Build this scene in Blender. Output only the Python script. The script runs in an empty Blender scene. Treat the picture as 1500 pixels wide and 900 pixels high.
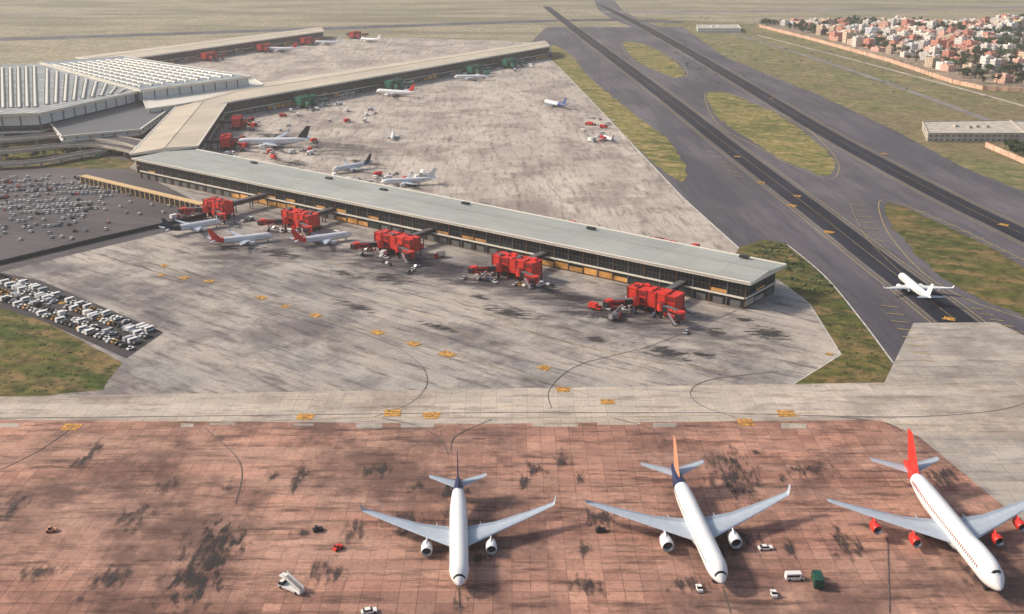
import bpy, math, random
from mathutils import Vector
from mathutils.geometry import tessellate_polygon
random.seed(11)
R_=random.random; U=random.uniform
# ---------------------------------------------------------------- site survey
H=172.0; F=1500.0; TH=math.atan(550/1500)
cT,sT=math.cos(TH),math.sin(TH)
def P(u,v,z=0.0):
    t=(H-z)/(F*sT+(v-450)*cT)
    return Vector(((u-750)*t,(F*cT-(v-450)*sT)*t,z))
scene=bpy.context.scene
cam=bpy.data.cameras.new("camera"); co=bpy.data.objects.new("camera",cam)
scene.collection.objects.link(co); co.location=(0,0,H); co.rotation_euler=(math.pi/2-TH,0,0)
cam.sensor_width=36; cam.lens=36; cam.clip_start=1; cam.clip_end=30000
scene.camera=co
scene.view_settings.view_transform='Standard'; scene.view_settings.look='None'; scene.view_settings.exposure=0
# ---------------------------------------------------------------- light
w=bpy.data.worlds.new("World"); scene.world=w; w.use_nodes=True
nt=w.node_tree; bg=nt.nodes['Background']; sky=nt.nodes.new('ShaderNodeTexSky'); sky.sky_type='NISHITA'
SUN=Vector((-0.82,0.16,0.58)).normalized()
sky.sun_disc=False; sky.sun_elevation=math.asin(SUN.z); sky.sun_rotation=math.atan2(SUN.x,SUN.y)
sky.dust_density=4.0; sky.air_density=1.0
nt.links.new(sky.outputs[0],bg.inputs[0]); bg.inputs[1].default_value=0.14
sl=bpy.data.lights.new("sun",'SUN'); so=bpy.data.objects.new("sun",sl); scene.collection.objects.link(so)
sl.energy=3.8; sl.angle=math.radians(6.0); sl.color=(1.0,0.89,0.75)
so.rotation_euler=SUN.to_track_quat('Z','Y').to_euler(); so.location=(0,0,400)
# ---------------------------------------------------------------- materials
def lin(r,g,b,k=1.0):
    def f(x):
        x/=255.0
        return (x/12.92 if x<=0.04045 else ((x+0.055)/1.055)**2.4)*k
    return (f(r),f(g),f(b),1)
def newmat(name):
    m=bpy.data.materials.new(name); m.use_nodes=True
    n=m.node_tree.nodes; b=n['Principled BSDF']; return m,m.node_tree,b
def plain(name,col,rough=0.6,metal=0.0,var=0.12,scale=0.6):
    m,t,b=newmat(name); n=t.nodes;l=t.links
    g=n.new('ShaderNodeNewGeometry'); no=n.new('ShaderNodeTexNoise'); no.inputs['Scale'].default_value=scale; no.inputs['Detail'].default_value=2
    l.new(g.outputs['Position'],no.inputs['Vector'])
    mp=n.new('ShaderNodeMapRange'); mp.inputs[1].default_value=0.3; mp.inputs[2].default_value=0.7
    mp.inputs[3].default_value=1-var; mp.inputs[4].default_value=1+var*0.4
    l.new(no.outputs[0],mp.inputs[0])
    vm=n.new('ShaderNodeVectorMath'); vm.operation='SCALE'; vm.inputs[0].default_value=col[:3]; l.new(mp.outputs[0],vm.inputs['Scale'])
    l.new(vm.outputs[0],b.inputs['Base Color']); b.inputs['Roughness'].default_value=rough; b.inputs['Metallic'].default_value=metal
    return m
class NB:
    def __init__(s,name,rot=0.0):
        s.m,s.t,s.b=newmat(name); s.n=s.t.nodes; s.l=s.t.links
        g=s.n.new('ShaderNodeNewGeometry'); s.pos=g.outputs['Position']
        mp=s.n.new('ShaderNodeMapping'); mp.inputs['Rotation'].default_value=(0,0,rot); s.l.new(s.pos,mp.inputs[0]); s.rp=mp.outputs[0]
    def noise(s,scale,detail=5,stretch=(1,1,1),lo=0.35,hi=0.65,off=0,rough=.55):
        mp=s.n.new('ShaderNodeMapping'); mp.inputs['Scale'].default_value=stretch; mp.inputs['Location'].default_value=(off,off*.7,0); s.l.new(s.rp,mp.inputs[0])
        t=s.n.new('ShaderNodeTexNoise'); t.noise_dimensions='2D'; t.inputs['Scale'].default_value=scale; t.inputs['Detail'].default_value=detail; t.inputs['Roughness'].default_value=rough
        s.l.new(mp.outputs[0],t.inputs['Vector'])
        r=s.n.new('ShaderNodeMapRange'); r.inputs[1].default_value=lo; r.inputs[2].default_value=hi; s.l.new(t.outputs[0],r.inputs[0]); return r.outputs[0]
    def mix(s,f,a,b,mode='MIX'):
        m=s.n.new('ShaderNodeMix'); m.data_type='RGBA'; m.blend_type=mode
        for i,x in ((0,f),(6,a),(7,b)):
            if hasattr(x,'links') : s.l.new(x,m.inputs[i])
            else: m.inputs[i].default_value=x
        return m.outputs[2]
    def mul(s,a,k):
        m=s.n.new('ShaderNodeMath'); m.operation='MULTIPLY'; s.l.new(a,m.inputs[0])
        if hasattr(k,'links'): s.l.new(k,m.inputs[1])
        else: m.inputs[1].default_value=k
        return m.outputs[0]
    def brick(s,c1,c2,mo,bw,rh,ms,offset=0.0,bias=0.0):
        t=s.n.new('ShaderNodeTexBrick'); t.offset=offset; t.squash=1.0
        t.inputs['Color1'].default_value=c1; t.inputs['Color2'].default_value=c2; t.inputs['Mortar'].default_value=mo
        t.inputs['Scale'].default_value=1; t.inputs['Brick Width'].default_value=bw; t.inputs['Row Height'].default_value=rh
        t.inputs['Mortar Size'].default_value=ms; t.inputs['Mortar Smooth'].default_value=0.3; t.inputs['Bias'].default_value=bias
        s.l.new(s.rp,t.inputs['Vector']); return t.outputs[0]
    def done(s,col,rough=0.9):
        s.l.new(col,s.b.inputs['Base Color']); s.b.inputs['Roughness'].default_value=rough
        s.b.inputs['Specular IOR Level'].default_value=0.25
        return s.m
def grass(name,a,b,c,rot=0.0,k=1.0,far=False):
    s=NB(name,rot)
    c1=s.mix(s.noise(0.012,3,(1,1,1),.40,.60),lin(*a,k),lin(*b,k))
    c2=s.mix(s.noise(0.03,4,(1,3,1),.44,.60,off=40,rough=.7),c1,lin(*c,k))
    if far: c2=s.mix(s.mul(s.noise(0.004,4,(.6,2.2,1),.44,.6,off=12,rough=.65),.7),c2,lin(*[x*.80 for x in b],k))
    c3=s.mix(s.mul(s.noise(0.14,3,(1,1,1),.42,.64,off=9,rough=.7),.65),c2,lin(*[x*.58 for x in a],k))
    return s.done(c3,1.0)
def slab(name,c1,c2,mo,size,rot=0.0,joint=.12,st=(70,65,62),stain=.5,streak=.35,big=None,light=(215,205,195),big2=None):
    s=NB(name,rot)
    base=s.brick(lin(*c1),lin(*c2),lin(*mo),size,size,joint)
    if big:
        bb=s.brick((.78,.78,.79,1),(1.1,1.1,1.1,1),(.9,.9,.9,1),big[0],big[1],.1,offset=.37)
        base=s.mix(.8,base,bb,'MULTIPLY')
    if big2:
        bb=s.brick((.78,.83,.86,1),(1.12,1.07,1.03,1),(.95,.95,.95,1),big2[0],big2[1],.05,offset=.61,bias=.1)
        base=s.mix(.75,base,bb,'MULTIPLY')
    c=s.mix(s.mul(s.noise(.02,4,(.25,1.6,1),.42,.7,rough=.7),streak),base,lin(*light))
    c=s.mix(s.mul(s.noise(.016,5,(1,1,1),.46,.64,off=77,rough=.75),stain),c,lin(*st))
    c=s.mix(s.mul(s.noise(.10,4,(.35,2.2,1),.50,.70,off=31,rough=.75),stain),c,lin(*[x*.72 for x in st]))
    c=s.mix(s.mul(s.noise(.9,2,(1,1,1),.4,.75,off=3,rough=.7),.28),c,lin(*[x*.85 for x in st]))
    return s.done(c,.85)
PANG=math.atan2(-.588,.809)
m_base=grass("dry_field",(172,160,132),(146,142,110),(188,174,148),far=True)
m_grs=grass("airfield_grass",(134,130,72),(98,106,50),(166,146,96),.4)
m_grg=grass("green_grass",(74,86,36),(98,98,46),(134,112,74),.4)
m_grr=grass("right_field_grass",(142,134,90),(164,146,110),(100,110,62),.6,far=True)
m_conc=slab("apron_concrete",(180,172,163),(168,161,155),(150,145,139),7.5,-PANG,.12,(94,86,89),.70,.55,(45,15),light=(210,198,182),big2=(90,22))
m_conc2=slab("upper_apron_concrete",(199,187,173),(186,175,164),(168,158,149),9,-PANG+.9,.15,(128,114,109),.62,.6,(60,18),light=(224,211,196))
m_pink=slab("red_apron_slabs",(196,148,127),(162,119,104),(132,98,88),5.2,.0,.13,(78,57,54),.72,.6,(15.6,5.2),light=(208,170,149),big2=(31.2,10.4))
m_band=slab("pale_taxi_concrete",(206,191,172),(188,177,163),(164,151,138),6,.0,.12,(132,118,110),.55,.5,(36,12))
m_grey=slab("grey_taxi_concrete",(192,181,167),(176,167,158),(156,146,137),6,.0,.12,(124,114,108),.55,.45,(36,12))
def asphalt(name,a,b,rot=0.0,st=.4):
    s=NB(name,rot)
    c=s.mix(s.noise(.02,4,(.2,1.5,1),.4,.65,rough=.65),lin(*a),lin(*b))
    c=s.mix(s.mul(s.noise(.012,3,(.6,1,1),.42,.62,off=25),.5),c,lin(*[x*.74 for x in a]))
    c=s.mix(s.mul(s.noise(.15,4,(.15,2.2,1),.48,.72,off=5),st),c,lin(*[x*.6 for x in a]))
    c=s.mix(s.mul(s.noise(.9,2,(1,1,1),.45,.8,off=15),.25),c,lin(*[min(255,x*1.3) for x in b]))
    return s.done(c,.85)
RWANG=math.atan2(P(1400,470).y-P(845,45).y,P(1400,470).x-P(845,45).x)
m_asp=asphalt("taxiway_asphalt",(86,83,90),(112,108,112),-RWANG)
m_rub=asphalt("runway_rubber",(32,34,45),(56,56,66),-RWANG,.6)
m_park=asphalt("parking_asphalt",(86,82,85),(106,100,99),.3)
m_yard=asphalt("yard_asphalt",(60,57,60),(82,78,78),.3)
m_far=asphalt("far_taxiway",(126,121,120),(150,143,138),0)
m_dirt=grass("town_soil",(166,144,122),(122,114,88),(184,164,144))
m_yel=plain("marking_orange",lin(216,158,70),.8,var=.75,scale=.9)
m_yl=plain("line_yellow",lin(186,164,104),.8,var=.5,scale=.5)
m_wl=plain("line_white",lin(205,200,190),.8,var=.4,scale=.3)
m_dkl=plain("taxi_line_black",lin(106,97,95),.9,var=.5,scale=.3)
m_white=plain("white_paint",lin(234,232,228),.45,var=.08)
m_acw=plain("aircraft_white",(.82,.82,.81,1),.3,var=.05,scale=.4)
m_wing=plain("aircraft_wing_grey",lin(180,190,201),.35,var=.10,scale=.5)
m_flap=plain("aircraft_flap_grey",lin(150,162,176),.4,var=.12,scale=.5)
m_belly=plain("aircraft_belly_grey",lin(170,172,176),.4)
m_dark=plain("dark_glass",(.015,.018,.022,1),.2,var=.2)
m_tyre=plain("tyre_rubber",(.02,.02,.02,1),.85)
m_metal=plain("bare_metal",(.55,.55,.56,1),.3,.8)
m_navy=plain("navy_paint",lin(26,36,80),.35)
m_redp=plain("red_paint",lin(224,56,40),.5,var=.25,scale=.8)
m_reda=plain("airline_red_paint",lin(216,50,38),.4,var=.1)
m_redd=plain("dark_red_paint",lin(136,32,26),.5,var=.3)
m_tan=plain("tan_paint",lin(208,148,114),.4)
m_green=plain("green_paint",lin(50,132,104),.5,var=.3)
m_greend=plain("dark_green_paint",lin(26,78,62),.5,var=.3)
m_blue=plain("blue_paint",lin(40,74,140),.4)
m_black=plain("black_paint",(.02,.02,.025,1),.5)
m_amber=plain("amber_panel",lin(224,164,90),.5,var=.5,scale=.15)
m_brown=plain("brown_panel",lin(116,86,60),.6,var=.4,scale=.2)
m_glass=plain("facade_glass",(.012,.016,.02,1),.35,var=.5,scale=.1)
m_glassg=plain("facade_green_glass",lin(48,66,62),.3,var=.5,scale=.12)
m_grayp=plain("grey_paint",lin(108,107,108),.5,var=.25)
m_conw=plain("concrete_wall",lin(196,186,172),.85,var=.25,scale=.15)
m_fascia=plain("roof_fascia",lin(236,229,214),.4,var=.08)
m_wallp=plain("boundary_wall_paint",lin(222,180,154),.9,var=.3,scale=.05)
def roofmat(name,a,b,mo,bw,rh,rot,ms=.25):
    s=NB(name,rot); c=s.brick(lin(*a),lin(*b),lin(*mo),bw,rh,ms)
    c=s.mix(s.mul(s.noise(.03,4,(.4,1.5,1),.38,.64,rough=.7),.55),c,lin(*[x*.84 for x in a]))
    c=s.mix(s.mul(s.noise(.3,4,(.15,2.5,1),.45,.75,off=8),.4),c,lin(*[x*.72 for x in a]))
    s.done(c,.6); return s.m
m_roof=roofmat("pier_roof_metal",(180,182,174),(170,173,167),(156,160,155),18,60,-PANG,.25)
m_roof2=roofmat("pier_roof_beige",(222,208,184),(210,198,176),(196,184,164),22,70,-.99,.3)
m_roofT=roofmat("terminal_roof_panel",(152,164,170),(134,146,154),(196,202,202),11,26,.33,1.3)
m_roofT2=roofmat("terminal_roof_skylight",(122,134,140),(156,162,164),(210,208,202),9,300,.33,2.2)
# ---------------------------------------------------------------- mesh tools
class MB:
    def __init__(s): s.v=[];s.f=[];s.m=[]
    def poly(s,pts,mi=0):
        b=len(s.v); s.v+= [tuple(p) for p in pts]; s.f.append(tuple(range(b,b+len(pts)))); s.m.append(mi)
    def box(s,cx,cy,z0,sx,sy,sz,mi=0,a=0.0,tx=1.0,ty=1.0,top=None,shift=0):
        ca,sa=math.cos(a),math.sin(a); b=len(s.v)
        for k,(fx,fy) in enumerate(((1,1),(tx,ty))):
            for x,y in ((-1,-1),(1,-1),(1,1),(-1,1)):
                X=x*sx*.5*fx+(shift if k else 0);Y=y*sy*.5*fy
                s.v.append((cx+X*ca-Y*sa,cy+X*sa+Y*ca,z0+k*sz))
        for i,q in enumerate(((3,2,1,0),(4,5,6,7),(0,1,5,4),(1,2,6,5),(2,3,7,6),(3,0,4,7))):
            s.f.append(tuple(b+j for j in q)); s.m.append(top if (top is not None and i==1) else mi)
    def cyl(s,p0,p1,r0,r1=None,n=10,mi=0,cap=True):
        r1=r0 if r1 is None else r1
        p0=Vector(p0);p1=Vector(p1);d=(p1-p0).normalized()
        u=d.orthogonal().normalized();w_=d.cross(u);b=len(s.v)
        for p,r in ((p0,r0),(p1,r1)):
            for i in range(n):
                a=2*math.pi*i/n; s.v.append(tuple(p+(u*math.cos(a)+w_*math.sin(a))*r))
        for i in range(n):
            j=(i+1)%n; s.f.append((b+i,b+j,b+n+j,b+n+i)); s.m.append(mi)
        if cap:
            s.f.append(tuple(b+i for i in range(n))[::-1]); s.m.append(mi)
            s.f.append(tuple(b+n+i for i in range(n))); s.m.append(mi)
    def beam(s,p0,p1,w_,h,mi=0):
        p0=Vector(p0);p1=Vector(p1);d=p1-p0
        n=Vector((-d.y,d.x,0)); n=n.normalized()*w_*.5 if n.length>1e-6 else Vector((w_*.5,0,0)); b=len(s.v)
        for p in (p0,p1):
            for q in (-n,n):
                for z in (0,h): s.v.append(tuple(p+q+Vector((0,0,z))))
        for q in ((0,1,3,2),(4,6,7,5),(0,4,5,1),(2,3,7,6),(1,5,7,3),(0,2,6,4)):
            s.f.append(tuple(b+j for j in q)); s.m.append(mi)
    def loft(s,rings,mi=0,mf=None,cap=True,close=True):
        b=len(s.v);n=len(rings[0])
        for r in rings: s.v+=[tuple(p) for p in r]
        for i in range(len(rings)-1):
            for j in range(n if close else n-1):
                k=(j+1)%n
                s.f.append((b+i*n+j,b+i*n+k,b+(i+1)*n+k,b+(i+1)*n+j)); s.m.append(mf(i,j) if mf else mi)
        if cap:
            s.f.append(tuple(b+j for j in range(n))[::-1]); s.m.append(mf(0,0) if mf else mi)
            e=b+(len(rings)-1)*n; s.f.append(tuple(e+j for j in range(n))); s.m.append(mf(len(rings)-2,0) if mf else mi)
    def obj(s,name,mats,parent=None,smooth=False):
        me=bpy.data.meshes.new(name); me.from_pydata(s.v,[],s.f); me.polygons.foreach_set('material_index',s.m)
        for m in mats: me.materials.append(m)
        if smooth: me.polygons.foreach_set('use_smooth',[True]*len(s.f))
        me.update(); o=bpy.data.objects.new(name,me); scene.collection.objects.link(o)
        if parent: o.parent=parent
        return o
def empty(name,loc=(0,0,0),rz=0):
    e=bpy.data.objects.new(name,None); e.empty_display_size=1; scene.collection.objects.link(e); e.location=loc; e.rotation_euler=(0,0,rz); return e
def crom(pts,n=6,closed=False):
    out=[];N=len(pts)
    rng=range(N) if closed else range(N-1)
    for i in rng:
        g=(lambda k:pts[k%N]) if closed else (lambda k:pts[max(0,min(N-1,k))])
        p0,p1,p2,p3=g(i-1),g(i),g(i+1),g(i+2)
        for k in range(n):
            t=k/n
            out.append(.5*((2*p1)+(p2-p0)*t+(2*p0-5*p1+4*p2-p3)*t*t+(3*p1-p0-3*p2+p3)*t**3))
    if not closed: out.append(pts[-1])
    return out
def sheet(name,px,z,mat,smooth=False,jit=0.0,world=False):
    pts=[Vector((p[0],p[1],0)) if world else P(*p) for p in px]
    if smooth: pts=crom(pts,7,True)
    if jit:
        q=[]
        for i,p in enumerate(pts):
            n=pts[(i+1)%len(pts)]; L=(n-p).length; k=max(1,min(60,int(L/6)))
            for j in range(k): q.append(p.lerp(n,j/k)+Vector((U(-jit,jit),U(-jit,jit),0)))
        pts=q
    for p in pts: p.z=z
    tr=tessellate_polygon([pts])
    me=bpy.data.meshes.new(name)
    f=[]
    for t in tr:
        a,b,c=[pts[i] for i in t]
        f.append(t if (b-a).cross(c-a).z>0 else (t[0],t[2],t[1]))
    me.from_pydata([tuple(p) for p in pts],[],f); me.materials.append(mat)
    o=bpy.data.objects.new(name,me); scene.collection.objects.link(o); return o
def ribbon(name,px,width,z,mat,smooth=True,mb=None,mi=0,n=8,shift=0.0,pts=None):
    if pts is None:
        pts=[P(*p) for p in px]
        if smooth and len(pts)>2: pts=crom(pts,n)
    own=mb is None
    if own: mb=MB()
    L=[]
    for i,p in enumerate(pts):
        d=(pts[min(i+1,len(pts)-1)]-pts[max(i-1,0)]).normalized(); n0=Vector((-d.y,d.x,0)); nn=n0*width*.5
        a=p+nn+n0*shift;b=p-nn+n0*shift;a.z=b.z=z;L.append((a,b))
    for i in range(len(L)-1): mb.poly([L[i][1],L[i+1][1],L[i+1][0],L[i][0]],mi)
    if own: return mb.obj(name,[mat])
def inpoly(x,y,poly):
    c=False;j=len(poly)-1
    for i in range(len(poly)):
        a=poly[i];b=poly[j]
        if (a[1]>y)!=(b[1]>y) and x<(b[0]-a[0])*(y-a[1])/(b[1]-a[1])+a[0]: c=not c
        j=i
    return c
# ---------------------------------------------------------------- haze: thin low-level air volume over the whole airfield
hz=MB(); hz.box(0,2900,-2,9000,6800,330)
m_hz=bpy.data.materials.new("thin_haze"); m_hz.use_nodes=True; t_=m_hz.node_tree
t_.nodes.remove(t_.nodes['Principled BSDF']); vs_=t_.nodes.new('ShaderNodeVolumeScatter'); vs_.inputs['Color'].default_value=(.98,.96,.94,1)
vs_.inputs['Density'].default_value=.00011; vs_.inputs['Anisotropy'].default_value=.2
t_.links.new(vs_.outputs[0],t_.nodes['Material Output'].inputs['Volume'])
hz.obj("haze",[m_hz])
# ---------------------------------------------------------------- ground sheets
sheet("ground",[(-9000,-500),(9000,-500),(9000,14000),(-9000,14000)],0,m_base,world=True)
Z=lambda n:0.03*n
sheet("airfield_field",[(940,26),(1110,36),(1300,92),(1620,150),(2200,420),(1700,700),(1300,330),(1000,60)],Z(1),m_grr,jit=1)
sheet("taxiway",[(800,40),(1000,40),(1062,84),(1200,140),(1312,192),(1410,245),(1620,330),(2100,620),(1700,760),(1340,600),(1150,600),(1000,420),(780,60)],Z(2),m_asp)
ribbon("taxiway",[(-400,66),(0,58),(450,43),(850,30),(1000,33)],60,Z(3),m_asp)
ribbon("taxiway",[(870,-40),(885,0),(905,22),(960,45)],55,Z(3.4),m_asp)
ribbon("taxiway",[(880,18),(1100,17),(1500,11),(1900,4)],48,Z(3.7),m_far)
ribbon("taxiway",[(-300,22),(300,20),(860,20)],25,Z(3.8),m_far)
ribbon("service_road",[(1050,42),(1200,88),(1350,140),(1500,196),(1700,270)],9,Z(3),m_far)
ribbon("service_road",[(1110,52),(1250,88),(1400,128),(1560,172)],6,Z(3.2),m_band)
isl=[[(808,66),(835,80),(862,112),(935,172),(975,202),(1000,235),(1006,262),(988,262),(950,232),(905,190),(868,150),(815,98)],
 [(914,62),(945,66),(970,78),(990,92),(1004,108),(990,114),(968,106),(945,97),(924,82)],
 [(1036,138),(1060,136),(1085,144),(1130,164),(1165,184),(1205,216),(1222,240),(1214,258),(1185,250),(1150,236),(1110,212),(1075,190),(1046,166)],
 [(1298,298),(1345,312),(1420,348),(1520,402),(1640,470),(1600,510),(1500,462),(1420,432),(1370,398),(1330,360),(1302,326)]]
edge=MB()
for i,p in enumerate(isl):
    sheet("grass",p,Z(4),m_grs if i<3 else m_grg,smooth=True,jit=1.6)
    c=sum([P(*q) for q in p],Vector())/len(p)
    ring=crom([P(*q)+(P(*q)-c).normalized()*9 for q in p],6,True); ring.append(ring[0])
    if i: ribbon("",None,.55,Z(4.3),None,mb=edge,pts=ring)
R1=[(800,10),(845,45),(960,131),(1065,213),(1180,300),(1290,386),(1400,470),(1600,640)]
R2=[(880,8),(940,38),(1010,77),(1100,130),(1200,190),(1300,245),(1400,297),(1500,345),(1900,540)]
for R in (R1,R2):
    ribbon("runway",R,18,Z(4.5),m_rub)
    for s_ in (-13,13,-10.4,10.4): ribbon("",R,.45 if abs(s_)>12 else .3,Z(5.0),None,mb=edge,shift=s_)
edge.obj("taxiway_edge_line",[m_yl])
# aprons
sheet("apron",[(300,222),(345,160),(800,80),(818,98),(868,150),(1000,290),(1082,364),(1100,400),(700,420),(250,260)],Z(5),m_conc2)
sheet("apron",[(-200,112),(180,100),(470,58),(600,56),(780,62),(790,88),(345,165),(200,150),(-200,200)],Z(5.2),m_conc2)
sheet("grass",[(1085,362),(1120,352),(1152,358),(1208,405),(1262,470),(1308,532),(1300,562),(1262,572),(1155,572),(1040,420)],Z(5.4),m_grg,jit=.8)
sheet("grass",[(-400,120),(60,200),(200,205),(200,262),(-400,300)],Z(1),m_grg)
sheet("parking_lot",[(-400,250),(0,246),(190,248),(300,296),(300,322),(0,392),(-400,480)],Z(3),m_park)
sheet("apron",[(-500,515),(0,392),(300,322),(296,300),(190,246),(200,235),(700,340),(1140,410),(1150,418),(1186,446),(1232,520),(1158,566),(1370,566),(1392,552),(1386,540),(1338,474),(1460,473),(1640,560),(2600,900),(2600,1300),(-600,1300)],Z(6),m_conc)
sheet("grass",[(-300,440),(0,452),(60,468),(180,532),(165,548),(150,572),(0,588),(-300,600)],Z(7),m_grg,jit=.6)
sheet("vehicle_yard",[(-200,395),(0,400),(60,412),(240,488),(185,526),(60,470),(0,452),(-200,430)],Z(8),m_yard)
sheet("taxiway",[(-500,590),(1000,566),(1392,560),(1500,566),(2300,640),(2300,700),(1500,640),(-500,626)],Z(8.6),m_band)
sheet("taxiway",[(1270,612),(1338,474),(1460,473),(1700,590),(2600,900),(2600,1300),(1700,1000)],Z(8.2),m_grey)
sheet("apron",[(-600,630),(0,616),(700,622),(1290,616),(1345,640),(1500,768),(1800,1000),(2000,1400),(-1400,1400)],Z(9.4),m_pink)
mb=MB()
x=-40
while x<1280:
    w_=U(14,70); v0=619+U(0,2); v1=v0+U(3,9)
    if R_()<.42: mb.poly([P(x,v1,Z(9.8)),P(x+w_,v1,Z(9.8)),P(x+w_,v0,Z(9.8)),P(x,v0,Z(9.8))],random.choice([0,1]))
    x+=w_+U(0,40)
mb.obj("concrete_patches",[m_grey,m_band])
ribbon("apron_edge_line",[(818,98),(868,150),(1000,290),(1082,364)],1.2,Z(6),m_wl,smooth=False)
ribbon("apron_edge_line",[(1150,418),(1186,446),(1232,520),(1158,566)],.6,Z(7),m_wl,smooth=False)
ribbon("shoulder_line",[(1152,358),(1208,405),(1262,470),(1308,532)],.8,Z(7),m_wl,smooth=True)
# taxi guide lines
mb=MB()
dk=[[(330,430),(450,465),(560,500),(610,530),(626,560),(604,590),(548,612)],
 [(808,600),(806,570),(850,535),(960,505),(1080,455)],
 [(1075,612),(1025,594),(1012,574),(1042,557),(1140,545)],
 [(1560,560),(1500,592),(1430,606),(1300,612),(1050,606)],
 [(0,614),(350,610),(700,606),(1050,606)],
 [(100,360),(330,430)],
 [(657,668),(645,645),(610,625),(560,614)],[(978,655),(960,632),(900,614)],[(1328,640),(1300,622),(1230,612)],
 [(672,862),(674,900)],[(1058,860),(1070,900)],[(1466,866),(1490,905)],[(0,690),(60,660),(110,625)],[(345,740),(352,680),(300,628)],
 [(1303,900),(1300,790)],[(660,662),(668,640),(720,616)]]
for i,p in enumerate(dk): ribbon("",p,.34 if p[0][1]>300 else .6,Z(10.6)+i*.008,None,mb=mb)
mb.obj("taxi_guide_line",[m_dkl])
mb=MB()
yl=[[(560,612),(900,612),(1200,606)],[(100,628),(560,612)],[(200,380),(420,450),(660,520),(900,590)],
 [(370,180),(470,240)],[(500,180),(470,250)],R1[1:-1],R2[1:-1],
 [(1245,300),(1270,350),(1340,420)],[(640,420),(760,480),(900,520),(1060,545)],[(480,380),(560,430),(700,500)]]
for i,p in enumerate(yl): ribbon("",p,.24,Z(11.5)+i*.008,None,mb=mb)
def bars(a,b,n,du,dv):
    for i in range(n):
        t=i/(n-1); u=a[0]+(b[0]-a[0])*t; v=a[1]+(b[1]-a[1])*t
        ribbon("",[(u,v),(u+du,v+dv)],.7,Z(11),None,mb=mb)
bars((1290,448),(1345,528),8,26,3); bars((1243,300),(1275,352),7,24,2); bars((1320,300),(1480,378),9,22,2)
bars((1180,200),(1215,225),5,14,1); bars((1420,452),(1480,486),5,20,2); bars((1035,222),(1075,258),6,14,2); bars((1330,335),(1420,400),7,-18,-3)
mb.obj("taxi_centre_line",[m_yl])
mb=MB()
for (u,v,s) in [(270,408,1),(306,413,1),(240,390,.8),(236,404,.7),(383,437,1),(418,450,.8),(463,463,1),(553,488,1.1),(606,505,1.1),(655,520,1.3),(797,540,1),(825,572,1),(890,590,1),
   (447,612,1.2),(575,606,1.3),(632,610,1.3),(104,627,1.2),(1092,620,1.3),(1152,607,1.3),(1214,341,1.1),(1160,302,1.2),(1168,288,1),(1115,268,1),(1130,145,.8),(1470,330,1.1),(1080,230,.9),(1295,226,1.0),(1390,468,1),(1215,520,.6),(90,445,.6)]:
    p=P(u,v); a=U(-.05,.05) if v>560 else PANG+U(-.1,.1)
    for k in range(3):
        oy=(k-1)*1.5*s; x=p.x-oy*math.sin(a); y=p.y+oy*math.cos(a)
        mb.box(x,y,Z(12),6.0*s*U(.7,1),1.2*s,.01,0,a)
mb.obj("hold_position_marking",[m_yel])
# ground decals: flat oil stains on the slabs, broad darker apron zones
def stainmat(name,mx_,lo,hi,rot,st=(.5,1.6,1),sc=.22,col=(.035,.03,.032,1)):
    m,t,b=newmat(name); n=t.nodes;l=t.links
    tc=n.new('ShaderNodeTexCoord'); sp=n.new('ShaderNodeVectorMath'); sp.operation='MULTIPLY'; sp.inputs[1].default_value=(1,1,0); l.new(tc.outputs['Generated'],sp.inputs[0])
    vs=n.new('ShaderNodeVectorMath'); vs.operation='DISTANCE'; l.new(sp.outputs[0],vs.inputs[0]); vs.inputs[1].default_value=(.5,.5,0)
    g=n.new('ShaderNodeNewGeometry'); mp=n.new('ShaderNodeMapping'); mp.inputs['Rotation'].default_value=(0,0,rot); mp.inputs['Scale'].default_value=st
    l.new(g.outputs[0],mp.inputs[0]); no=n.new('ShaderNodeTexNoise'); no.noise_dimensions='2D'; no.inputs['Scale'].default_value=sc; no.inputs['Detail'].default_value=4; no.inputs['Roughness'].default_value=.72; l.new(mp.outputs[0],no.inputs[0])
    cn=n.new('ShaderNodeMapRange'); cn.inputs[1].default_value=.36; cn.inputs[2].default_value=.66; l.new(no.outputs[0],cn.inputs[0])
    a=n.new('ShaderNodeMath'); a.operation='MULTIPLY_ADD'; l.new(vs.outputs['Value'],a.inputs[0]); a.inputs[1].default_value=-2.0; l.new(cn.outputs[0],a.inputs[2])
    r=n.new('ShaderNodeMapRange'); r.inputs[1].default_value=lo; r.inputs[2].default_value=hi; r.inputs[4].default_value=mx_; l.new(a.outputs[0],r.inputs[0])
    tr=n.new('ShaderNodeBsdfTransparent'); mx=n.new('ShaderNodeMixShader'); l.new(r.outputs[0],mx.inputs[0]); l.new(tr.outputs[0],mx.inputs[1]); l.new(b.outputs[0],mx.inputs[2])
    b.inputs['Base Color'].default_value=col; b.inputs['Roughness'].default_value=.9
    l.new(mx.outputs[0],n['Material Output'].inputs[0]); return m
m_st=stainmat("oil_stain",.85,-.3,.35,-PANG); m_st2=stainmat("oil_stain_vertical",.74,-.2,.5,0,(1.8,.6,1)); m_zone=stainmat("apron_dark_zone",.5,-.6,.5,-PANG,(.4,1.6,1),.08,(.06,.05,.065,1))
k=0
def stain(u,v,w_,h,a,mat,name="oil_stain"):
    global k
    p=P(u,v); b_=MB(); b_.poly([(x*w_*.5,y*h*.5,0) for x,y in ((-1,-1),(1,-1),(1,1),(-1,1))])
    o=b_.obj(name,[mat]); o.location=(p.x,p.y,Z(10.0)+k*.004); o.rotation_euler=(0,0,a); k+=1
for (u,v,w_,h) in [(960,478,110,34),(760,425,110,34),(590,388,110,34),(450,362,110,40),(660,400,90,30),(860,452,90,30),(330,375,80,40),(480,215,160,70)]: stain(u,v,w_,h,PANG,m_zone,"apron_dark_zone")  # broad translucent decals, darker purple-grey zones on the apron around gates and stands
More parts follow.
